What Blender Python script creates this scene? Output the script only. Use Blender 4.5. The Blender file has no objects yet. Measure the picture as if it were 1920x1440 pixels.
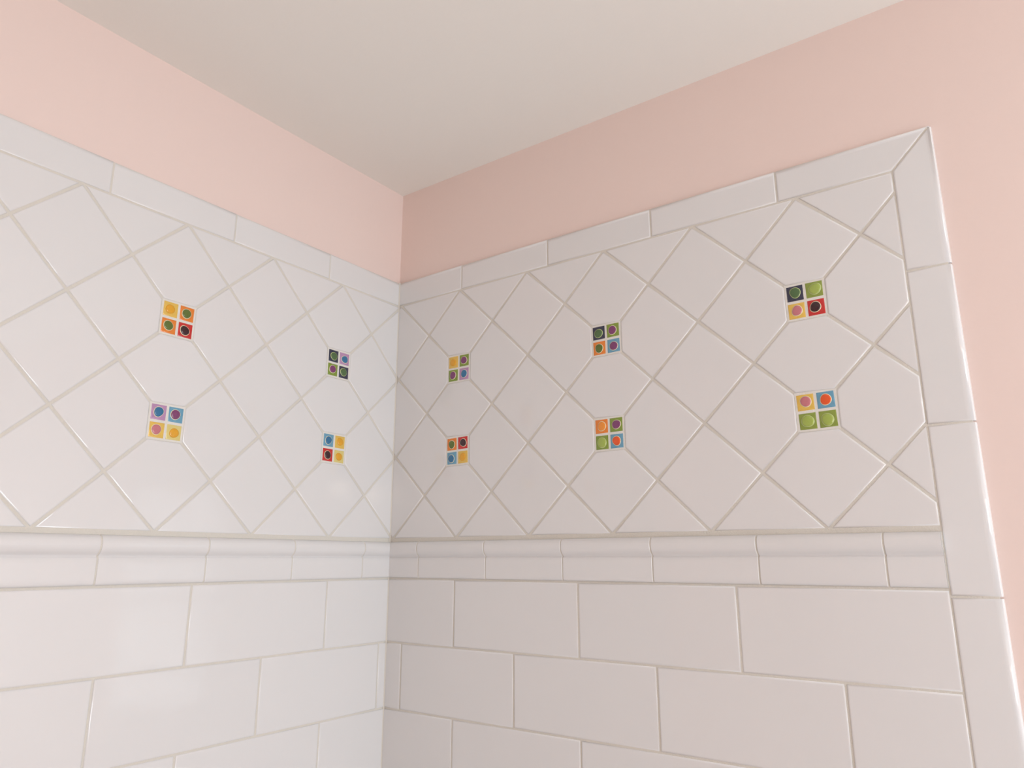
import bpy, bmesh, math, random
from mathutils import Vector, Matrix
random.seed(4)
D=0.157            # one diagonal-tile module (m)
Z0=1.713           # height of the bottom of the diagonal panel above the floor
CEIL=Z0+4.63*D
TH=0.05            # tile thickness in modules
sc=bpy.context.scene
sc.view_settings.view_transform='Standard'
sc.view_settings.look='None'

def lin(c):
    return tuple(((v/255)/12.92 if v/255<=.04045 else ((v/255+.055)/1.055)**2.4) for v in c)+(1,)

# ---------------------------------------------------------------- materials
def mat(name,col,rough=.5,bump=0,bscale=30,var=0,spec=.5,coat=0,island=False):
    m=bpy.data.materials.new(name);m.use_nodes=True
    nt=m.node_tree;b=nt.nodes['Principled BSDF']
    b.inputs['Base Color'].default_value=col
    b.inputs['Roughness'].default_value=rough
    b.inputs['Specular IOR Level'].default_value=spec
    b.inputs['Coat Weight'].default_value=coat
    tc=nt.nodes.new('ShaderNodeTexCoord')
    nz=nt.nodes.new('ShaderNodeTexNoise');nz.inputs['Scale'].default_value=bscale;nz.inputs['Detail'].default_value=4
    nt.links.new(tc.outputs['Object'],nz.inputs['Vector'])
    if bump:
        bp=nt.nodes.new('ShaderNodeBump');bp.inputs['Strength'].default_value=bump;bp.inputs['Distance'].default_value=.002
        nt.links.new(nz.outputs['Fac'],bp.inputs['Height']);nt.links.new(bp.outputs['Normal'],b.inputs['Normal'])
    if var:
        hs=nt.nodes.new('ShaderNodeHueSaturation');hs.inputs['Color'].default_value=col
        mr=nt.nodes.new('ShaderNodeMapRange');mr.inputs['To Min'].default_value=1-var;mr.inputs['To Max'].default_value=1+var
        if island:
            g=nt.nodes.new('ShaderNodeNewGeometry');nt.links.new(g.outputs['Random Per Island'],mr.inputs['Value'])
        else: nt.links.new(nz.outputs['Fac'],mr.inputs['Value'])
        nt.links.new(mr.outputs['Result'],hs.inputs['Value']);nt.links.new(hs.outputs['Color'],b.inputs['Base Color'])
    return m
M_TILE=mat('white_glazed_ceramic',(.765,.765,.768,1),.06,bump=.35,bscale=9,var=.008,spec=.6,island=True)
M_GROUT=mat('sanded_grout',(.71,.685,.625,1),.9,bump=.4,bscale=600,var=.04,spec=.2)
M_PINK=mat('pink_wall_paint',(.85,.70,.65,1),.6,bump=.06,bscale=160,var=.006,spec=.3)
M_CEIL=mat('ceiling_paint',(.90,.87,.82,1),.85,bump=.06,bscale=150,var=.006,spec=.2)
M_FLOOR=mat('floor_tile_grey',(.80,.78,.75,1),.4,var=.05,bscale=5)
M_FRAME=mat('window_frame_white',(.8,.8,.78,1),.4)
COL={'yellow':(228,190,90),'pale':(222,206,130),'orange':(230,132,48),'red':(202,46,44),'lav':(186,144,184),'blue':(106,162,190),
'olive':(130,152,58),'navy':(50,54,76),'lime':(140,158,70),
'd_gold':(228,166,40),'d_green':(92,112,42),'d_black':(54,16,26),'d_teal':(48,114,158),'d_purple':(126,62,110),'d_lime':(162,182,86),
'd_orange':(230,90,36),'d_mauve':(200,122,130),'d_dkgreen':(76,108,64),'d_orange2':(238,148,50),
'ring':(232,226,190),'ring_g':(186,200,134)}
CM={k:mat('glass_'+k,lin(v),.18,bump=.3,bscale=300,var=.05,coat=.3) for k,v in COL.items()}
M_GROUTW=mat('white_insert_grout',(.78,.765,.72,1),.8,bump=.4,bscale=500,var=.03)

# ---------------------------------------------------------------- helpers
def mp(side):
    if side=='R': return lambda u,z,h:Vector((u*D,-h*D,Z0+z*D))
    return lambda u,z,h:Vector((h*D,-u*D,Z0+z*D))
def finish(name,bm,mats,parent=None,smooth=False,recentre=False):
    me=bpy.data.meshes.new(name);bm.to_mesh(me);bm.free()
    for m in mats: me.materials.append(m)
    ob=bpy.data.objects.new(name,me);sc.collection.objects.link(ob)
    if smooth:
        for p in me.polygons:p.use_smooth=True
    if recentre:
        c=sum((v.co for v in me.vertices),Vector())/len(me.vertices)
        me.transform(Matrix.Translation(-c));ob.location=c
    if parent: ob.parent=parent
    return ob
def clip(poly,a,b,c):      # keep a*u+b*z<=c
    out=[];n=len(poly)
    for i in range(n):
        p,q=poly[i],poly[(i+1)%n]
        dp=a*p[0]+b*p[1]-c;dq=a*q[0]+b*q[1]-c
        if dp<=0: out.append(p)
        if (dp<0<dq) or (dq<0<dp):
            t=dp/(dp-dq);out.append((p[0]+t*(q[0]-p[0]),p[1]+t*(q[1]-p[1])))
    r=[]
    for p in out:
        if not r or math.hypot(p[0]-r[-1][0],p[1]-r[-1][1])>1e-4:r.append(p)
    if len(r)>1 and math.hypot(r[0][0]-r[-1][0],r[0][1]-r[-1][1])<1e-4:r.pop()
    return r
def inset(poly,ds):
    n=len(poly);L=[]
    for i in range(n):
        p,q=poly[i],poly[(i+1)%n];e=Vector((q[0]-p[0],q[1]-p[1])).normalized()
        nn=Vector((-e.y,e.x))   # inward for CCW
        L.append((nn.x,nn.y,nn.x*p[0]+nn.y*p[1]+ds[i]))
    out=[]
    for i in range(n):
        a1,b1,c1=L[i-1];a2,b2,c2=L[i];det=a1*b2-a2*b1
        out.append(((c1*b2-c2*b1)/det,(a1*c2-a2*c1)/det))
    return out
DEP=[-TH,-.03,-.013,-.0045,-.0013,0]
NRM=[0,0,0,.0015,.0055,.016]
BUL=[0,.003,.012,.026,.038,.056]
def tile(bm,side,poly,bull=(),mi=0,lift=0,tilt=.0015):
    if len(poly)<3:return
    area=sum(poly[i][0]*poly[(i+1)%len(poly)][1]-poly[(i+1)%len(poly)][0]*poly[i][1] for i in range(len(poly)))/2
    if abs(area)<.0012:return
    if area<0: poly=poly[::-1]
    last=.016 if abs(area)>.012 else .009
    f=mp(side);n=len(poly);rings=[];K=len(DEP)
    cu=sum(p[0] for p in poly)/n;cz=sum(p[1] for p in poly)/n
    tu,tz=random.uniform(-tilt,tilt)*2,random.uniform(-tilt,tilt)*2
    for k in range(K):
        ds=[(BUL[k] if i in bull else min(NRM[k],last)) for i in range(n)]
        pts=inset(poly,ds)
        rings.append([bm.verts.new(f(p[0],p[1],DEP[k]+lift+((p[0]-cu)*tu+(p[1]-cz)*tz if k else 0))) for p in pts])
    for k in range(K-1):
        for i in range(n):
            j=(i+1)%n
            q=[rings[k][i],rings[k][j],rings[k+1][j],rings[k+1][i]]
            if side=='L':q.reverse()
            fc=bm.faces.new(q);fc.material_index=mi;fc.smooth=(k>=2)
    t=rings[-1] if side=='R' else rings[-1][::-1]
    bm.faces.new(t).material_index=mi
def rect(u0,z0,u1,z1): return [(u0,z0),(u1,z0),(u1,z1),(u0,z1)]
def box(bm,a,b,mi=0):
    lo=[min(a[i],b[i]) for i in range(3)];hi=[max(a[i],b[i]) for i in range(3)];a,b=lo,hi
    vs=[bm.verts.new((x,y,z)) for x in (a[0],b[0]) for y in (a[1],b[1]) for z in (a[2],b[2])]
    fs=[]
    for q in ((0,1,3,2),(4,6,7,5),(0,4,5,1),(2,3,7,6),(0,2,6,4),(1,5,7,3)):
        fc=bm.faces.new([vs[i] for i in q]);fc.material_index=mi;fs.append(fc)
    bmesh.ops.recalc_face_normals(bm,faces=fs)
G=.0115      # half grout width
IH=.174      # insert half opening
ROWS=9;RH=.7225;RB=-.46

def panel(side):
    E=5.85 if side=='R' else 8.0
    off=.04 if side=='R' else -.045
    root=bpy.data.objects.new('tile_surround',None);sc.collection.objects.link(root)
    zb=RB-ROWS*RH
    # grout bed
    bm=bmesh.new();f=mp(side)
    U1=(6.15 if side=='R' else E-.01)
    box(bm,f(0,zb+.01,-.0065),f(U1,3.315,-TH-.001))
    if side=='R':   # corner caulk bead
        c=.011
        A=[Vector((-.002*D,.002*D,Z0+zb*D)),Vector((c*D,.002*D,Z0+zb*D)),Vector((.004*D,-.004*D,Z0+zb*D)),Vector((-.002*D,-c*D,Z0+zb*D))]
        lo=[bm.verts.new(v) for v in A];hi=[bm.verts.new(v+Vector((0,0,(3.33-zb)*D))) for v in A]
        for i in range(4): bm.faces.new((lo[i],lo[(i+1)%4],hi[(i+1)%4],hi[i]))
    finish('grout_bed',bm,[M_GROUT],root)
    # diagonal field
    bm=bmesh.new()
    ins=[(c,r) for c in (1,3,5,7) for r in (1,2) if c+off<E-.3]
    hd=.5-G*math.sqrt(2)
    for i in range(-1,20):
        for j in range(0,8):
            if (i+j)%2==0: continue
            cu,cz=i*.5,j*.5
            poly=[(cu+hd,cz),(cu,cz+hd),(cu-hd,cz),(cu,cz-hd)]
            for (c,r) in ins:
                if abs(cu-c)<.01 and abs(abs(cz-r)-.5)<.01:
                    s=1 if cz>r else -1
                    poly=clip(poly,0,-s,-s*r-IH)
                if abs(cz-r)<.01 and abs(abs(cu-c)-.5)<.01:
                    s=1 if cu>c else -1
                    poly=clip(poly,-s,0,-s*c-IH)
            poly=[(p[0]+off,p[1]) for p in poly]
            for cl in ((-1,0,-.004),(1,0,E-G),(0,-1,-G),(0,1,3-G)):
                if len(poly)>2: poly=clip(poly,*cl)
            if len(poly)>2:tile(bm,side,poly)
    finish('diagonal_tiles',bm,[M_TILE],root)
    # border tiles
    bm=bmesh.new();g=.0075
    if side=='R':
        j=[.003,1.06,2.325,3.60,4.88]
        for a,b in zip(j,j[1:]): tile(bm,side,rect(a+(g if a>.1 else 0),3+G*.6,b-g,3.335),bull=(2,))
        tile(bm,side,[(4.88+g,3+G*.6),(5.85-g,3+G*.6),(6.175-g*1.6,3.335),(4.88+g,3.335)],bull=(2,))
        tile(bm,side,[(5.85,2.08+g),(6.175,2.08+g),(6.175,3.335-g*1.6),(5.85,3-.004)],bull=(1,))
        zz=[2.08,.785,-.51,-1.80,-3.09,-4.38,-5.67,zb]
        for a,b in zip(zz,zz[1:]): tile(bm,side,rect(5.85,b+g,6.175,a-g),bull=(1,))
    else:
        j=[.003,1.17,2.445,3.72,4.99,6.27,7.54,8.0]
        for a,b in zip(j,j[1:]): tile(bm,side,rect(a+(g if a>.1 else 0),3+G*.6,b-g,3.335),bull=(2,))
    finish('border_tiles',bm,[M_TILE],root)
    # subway tiles
    bm=bmesh.new();g=.0085
    for r in range(ROWS):
        z1=RB-r*RH-g;z0=RB-(r+1)*RH+g
        if side=='R': st=(1.03 if r%2==0 else .245)
        else: st=(.935 if r%2==0 else .12)
        j=[.003]+[st+1.6*k for k in range(6) if st+1.6*k<E-.1]+[E-.004]
        for a,b in zip(j,j[1:]):
            tile(bm,side,rect(a+(g if a>.05 else 0),z0,b-g,z1))
    finish('subway_tiles',bm,[M_TILE],root)
    # chair rail
    bm=bmesh.new()
    P=[(-.05,-.03),(.0,-.032),(.020,-.036),(.038,-.046),(.051,-.064),(.059,-.090),(.060,-.118),(.055,-.145),(.045,-.168),(.031,-.184),
       (.019,-.195),(.009,-.204),(.005,-.211),(.013,-.217),(.019,-.230),(.021,-.27),(.021,-.31),(.021,-.36),(.020,-.40),(.018,-.425),(.013,-.438),(.004,-.447),(-.05,-.447)]
    st=.49 if side=='R' else .45
    j=[.003]+[st+.99*k for k in range(9) if st+.99*k<E-.05]+[E-.004]
    f=mp(side)
    def strip(us,smooth,m):      # us: list of (u, inward offset for the visible part)
        rs=[[bm.verts.new(f(u,z,h-(s if h>-.01 else 0))) for h,z in P] for u,s in us]
        for A,B in zip(rs,rs[1:]):
            for i in range(len(P)-1):
                q=[A[i],A[i+1],B[i+1],B[i]]
                if side=='L':q.reverse()
                fc=bm.faces.new(q);fc.smooth=smooth;fc.material_index=m
    strip([(0,.005),(E-.012,.005)],True,1)          # grout between the rail pieces
    for a,b in zip(j,j[1:]):
        a2=a+(.0070 if a>.05 else 0);b2=b-.0070
        jh=random.uniform(-.001,.001)
        strip([(a2+.004,jh),(b2-.004,jh)],True,0)
        strip([(a2,.010),(a2,.0028+jh),(a2+.0015,.0010+jh),(a2+.004,jh)],False,0)
        strip([(b2-.004,jh),(b2-.0015,.0010+jh),(b2,.0028+jh),(b2,.010)],False,0)
    cp=[bm.verts.new(f(E-.0105,z,h)) for h,z in P]  # closing cap at the free end
    bm.faces.new(cp if side=='L' else cp[::-1])
    finish('chair_rail_tiles',bm,[M_TILE,M_GROUT],root)
    # mosaic inserts
    SP={'R':{(1,2):'yellow d_gold olive d_purple olive d_purple lav d_teal',(1,1):'orange d_green red d_black blue d_teal yellow d_gold',
     (3,2):'navy d_dkgreen olive d_purple orange d_green blue d_purple',(3,1):'orange d_orange2 olive d_purple olive d_lime blue d_orange',
     (5,2):'navy d_dkgreen lime d_lime yellow d_mauve red d_black',(5,1):'yellow d_mauve blue d_orange lime d_lime lime d_lime'},
     'L':{(1,2):'navy d_dkgreen lav d_teal olive d_purple navy d_dkgreen',(1,1):'blue d_teal yellow d_gold red d_black pale d_gold',
     (3,2):'yellow d_gold orange d_green orange d_green red d_black',(3,1):'lav d_teal blue d_purple yellow d_mauve pale d_gold',
     (5,2):'blue d_orange olive d_lime lav d_teal yellow d_gold',(5,1):'red d_black yellow d_mauve navy d_dkgreen orange d_green',
     (7,2):'olive d_purple orange d_green blue d_teal yellow d_gold',(7,1):'yellow d_gold lav d_teal red d_black olive d_lime'}}[side]
    for (c,r) in ins:
        cu,cz=c+off,r
        s=SP[(c,r)].split();bm=bmesh.new();mats=[]
        def mi(n):
            if CM[n] not in mats: mats.append(CM[n])
            return mats.index(CM[n])
        mats.append(M_GROUTW)
        box(bm,f(cu-.173,cz-.173,-.003),f(cu+.173,cz+.173,-.049),0)
        rotn=random.uniform(-.03,.03)
        for k,(sx,sz) in enumerate(((-1,1),(1,1),(-1,-1),(1,-1))):
            sq,dt=s[2*k],s[2*k+1]
            if side=='L': sx=-sx
            ox,oz=sx*.083,sz*.083;h=.074
            pol=[]
            for (qx,qz) in ((-h,-h),(h,-h),(h,h),(-h,h)):
                x,z=ox+qx,oz+qz
                pol.append((cu+x*math.cos(rotn)-z*math.sin(rotn),cz+x*math.sin(rotn)+z*math.cos(rotn)))
            tile(bm,side,pol,mi=mi(sq),tilt=.004)
            def disc(rad,h0,h1,m,ph,am):
                N=28;ctr=(cu+ox+du,cz+oz+dz)
                prof=[(1.0,h0),(.97,h0+(h1-h0)*.55),(.86,h0+(h1-h0)*.85),(.6,h1)]
                rs=[]
                for (q,hh) in prof:
                    rs.append([bm.verts.new(f(ctr[0]+math.cos(t)*rad*q*(1+am*math.cos(2*t+ph)+am*.6*math.cos(3*t+2*ph)),
                        ctr[1]+math.sin(t)*rad*q*(1+am*math.cos(2*t+ph)+am*.6*math.cos(3*t+2*ph)),hh)) for t in [2*math.pi*i/N for i in range(N)]])
                for A,B in zip(rs,rs[1:]):
                    for i in range(N):
                        q=[A[i],A[(i+1)%N],B[(i+1)%N],B[i]]
                        if side=='L':q.reverse()
                        fc=bm.faces.new(q);fc.material_index=m;fc.smooth=True
                q=rs[-1] if side=='R' else rs[-1][::-1]
                fc=bm.faces.new(q);fc.material_index=m;fc.smooth=True
            du,dz=random.uniform(-.006,.006),random.uniform(-.006,.006)
            ph=random.uniform(0,6);am=random.uniform(.02,.06)
            ringm='ring_g' if dt in('d_lime','d_dkgreen') else 'ring'
            big=1.08 if dt=='d_lime' else 1
            if dt not in('d_gold',) : disc(.0505*big,-.001,.0035,mi(ringm),ph,am)
            disc(.0455*big,-.001,.009,mi(dt),ph,am)
        finish('mosaic_tile_insert',bm,mats,recentre=True)
    return root
panel('L');panel('R')

# ---------------------------------------------------------------- room shell
RX=2.4;BY=-2.6;W=.1;t=TH*D
def shell(name,boxes,m):
    bm=bmesh.new()
    for a,b in boxes: box(bm,a,b)
    return finish(name,bm,[m])
shell('wall_left',[((-t-W,BY-W,0),(-t,t+W,CEIL))],M_PINK)
shell('wall_right',[((-t,t,0),(RX+W,t+W,CEIL))],M_PINK)
shell('wall_back',[((-t,BY-W,0),(RX+W,BY,CEIL))],M_PINK)
wy0,wy1,wz0,wz1=-1.25,-.15,.95,2.05
shell('wall_side',[((RX,BY,0),(RX+W,wy0,CEIL)),((RX,wy1,0),(RX+W,t,CEIL)),((RX,wy0,0),(RX+W,wy1,wz0)),((RX,wy0,wz1),(RX+W,wy1,CEIL))],M_PINK)
shell('floor',[((-t-W,BY-W,-.1),(RX+W,t+W,0))],M_FLOOR)
shell('ceiling',[((-t-W,BY-W,CEIL),(RX+W,t+W,CEIL+.1))],M_CEIL)
fr=.05;x0,x1=RX+.02,RX+.07;ym=(wy0+wy1)/2;zm=(wz0+wz1)/2
shell('window_1',[((x0,wy0,wz0),(x1,wy0+fr,wz1)),((x0,wy1-fr,wz0),(x1,wy1,wz1)),((x0,wy0+fr,wz0),(x1,wy1-fr,wz0+fr)),
 ((x0,wy0+fr,wz1-fr),(x1,wy1-fr,wz1)),((x0+.01,wy0+fr,zm-.02),(x1-.01,wy1-fr,zm+.02))],M_FRAME)
def area(name,loc,direction,sx,sy,power,col):
    l=bpy.data.lights.new(name,'AREA');l.shape='RECTANGLE';l.size=sx;l.size_y=sy;l.energy=power;l.color=col
    o=bpy.data.objects.new(name,l);sc.collection.objects.link(o);o.location=loc
    o.rotation_euler=Vector(direction).to_track_quat('-Z','Y').to_euler();return o
area('window_daylight',(RX+W+.02,ym,zm),(-1,0,.0),1.1,1.1,29,(.88,.95,1.0))
# three unseen side-wall bulbs on a bar, added for ceiling light and tile glints
aux=bpy.data.objects.new('vanity_light',None);sc.collection.objects.link(aux)
M_GL=bpy.data.materials.new('lit_opal_glass');M_GL.use_nodes=True
b=M_GL.node_tree.nodes['Principled BSDF'];b.inputs['Emission Color'].default_value=(1,.82,.65,1);b.inputs['Emission Strength'].default_value=49
b.inputs['Base Color'].default_value=(.9,.85,.8,1)
M_NI=mat('brushed_nickel',(.6,.58,.55,1),.3)
VX=RX-.002
bm=bmesh.new();box(bm,(VX-.03,-2.40,2.02),(VX,-1.70,2.10))
for y in (-2.3,-2.05,-1.8):
    bmesh.ops.create_cone(bm,cap_ends=True,segments=20,radius1=.03,radius2=.022,depth=.09,matrix=Matrix.Translation((VX-.075,y,2.06))@Matrix.Rotation(-math.pi/2,4,'Y'))
finish('metal_bar',bm,[M_NI],aux)
bm=bmesh.new()
for y in (-2.3,-2.05,-1.8):
    bmesh.ops.create_uvsphere(bm,u_segments=24,v_segments=14,radius=.04,matrix=Matrix.Translation((VX-.15,y,2.06)))
finish('glass_globes',bm,[M_GL],aux,True)

w=bpy.data.worlds.new('sky');sc.world=w;w.use_nodes=True
w.node_tree.nodes['Background'].inputs[0].default_value=(.75,.85,1,1);w.node_tree.nodes['Background'].inputs[1].default_value=1.0

# ---------------------------------------------------------------- camera
ya,pi_,ro=-0.62176,0.23829,-0.00069
fw=Vector((math.sin(ya)*math.cos(pi_),math.cos(ya)*math.cos(pi_),math.sin(pi_)))
r=Vector((math.cos(ya),-math.sin(ya),0));u=r.cross(fw)
r2=math.cos(ro)*r+math.sin(ro)*u;u2=-math.sin(ro)*r+math.cos(ro)*u
cd=bpy.data.cameras.new('camera');cam=bpy.data.objects.new('camera',cd);sc.collection.objects.link(cam)
R=Matrix((r2,u2,-fw)).transposed().to_4x4()
cam.matrix_world=Matrix.Translation((6.45134*D,-6.44926*D,Z0-.23816*D))@R
cd.sensor_width=36;cd.lens=1353.958/1920*36;cd.clip_start=.01
sc.camera=cam
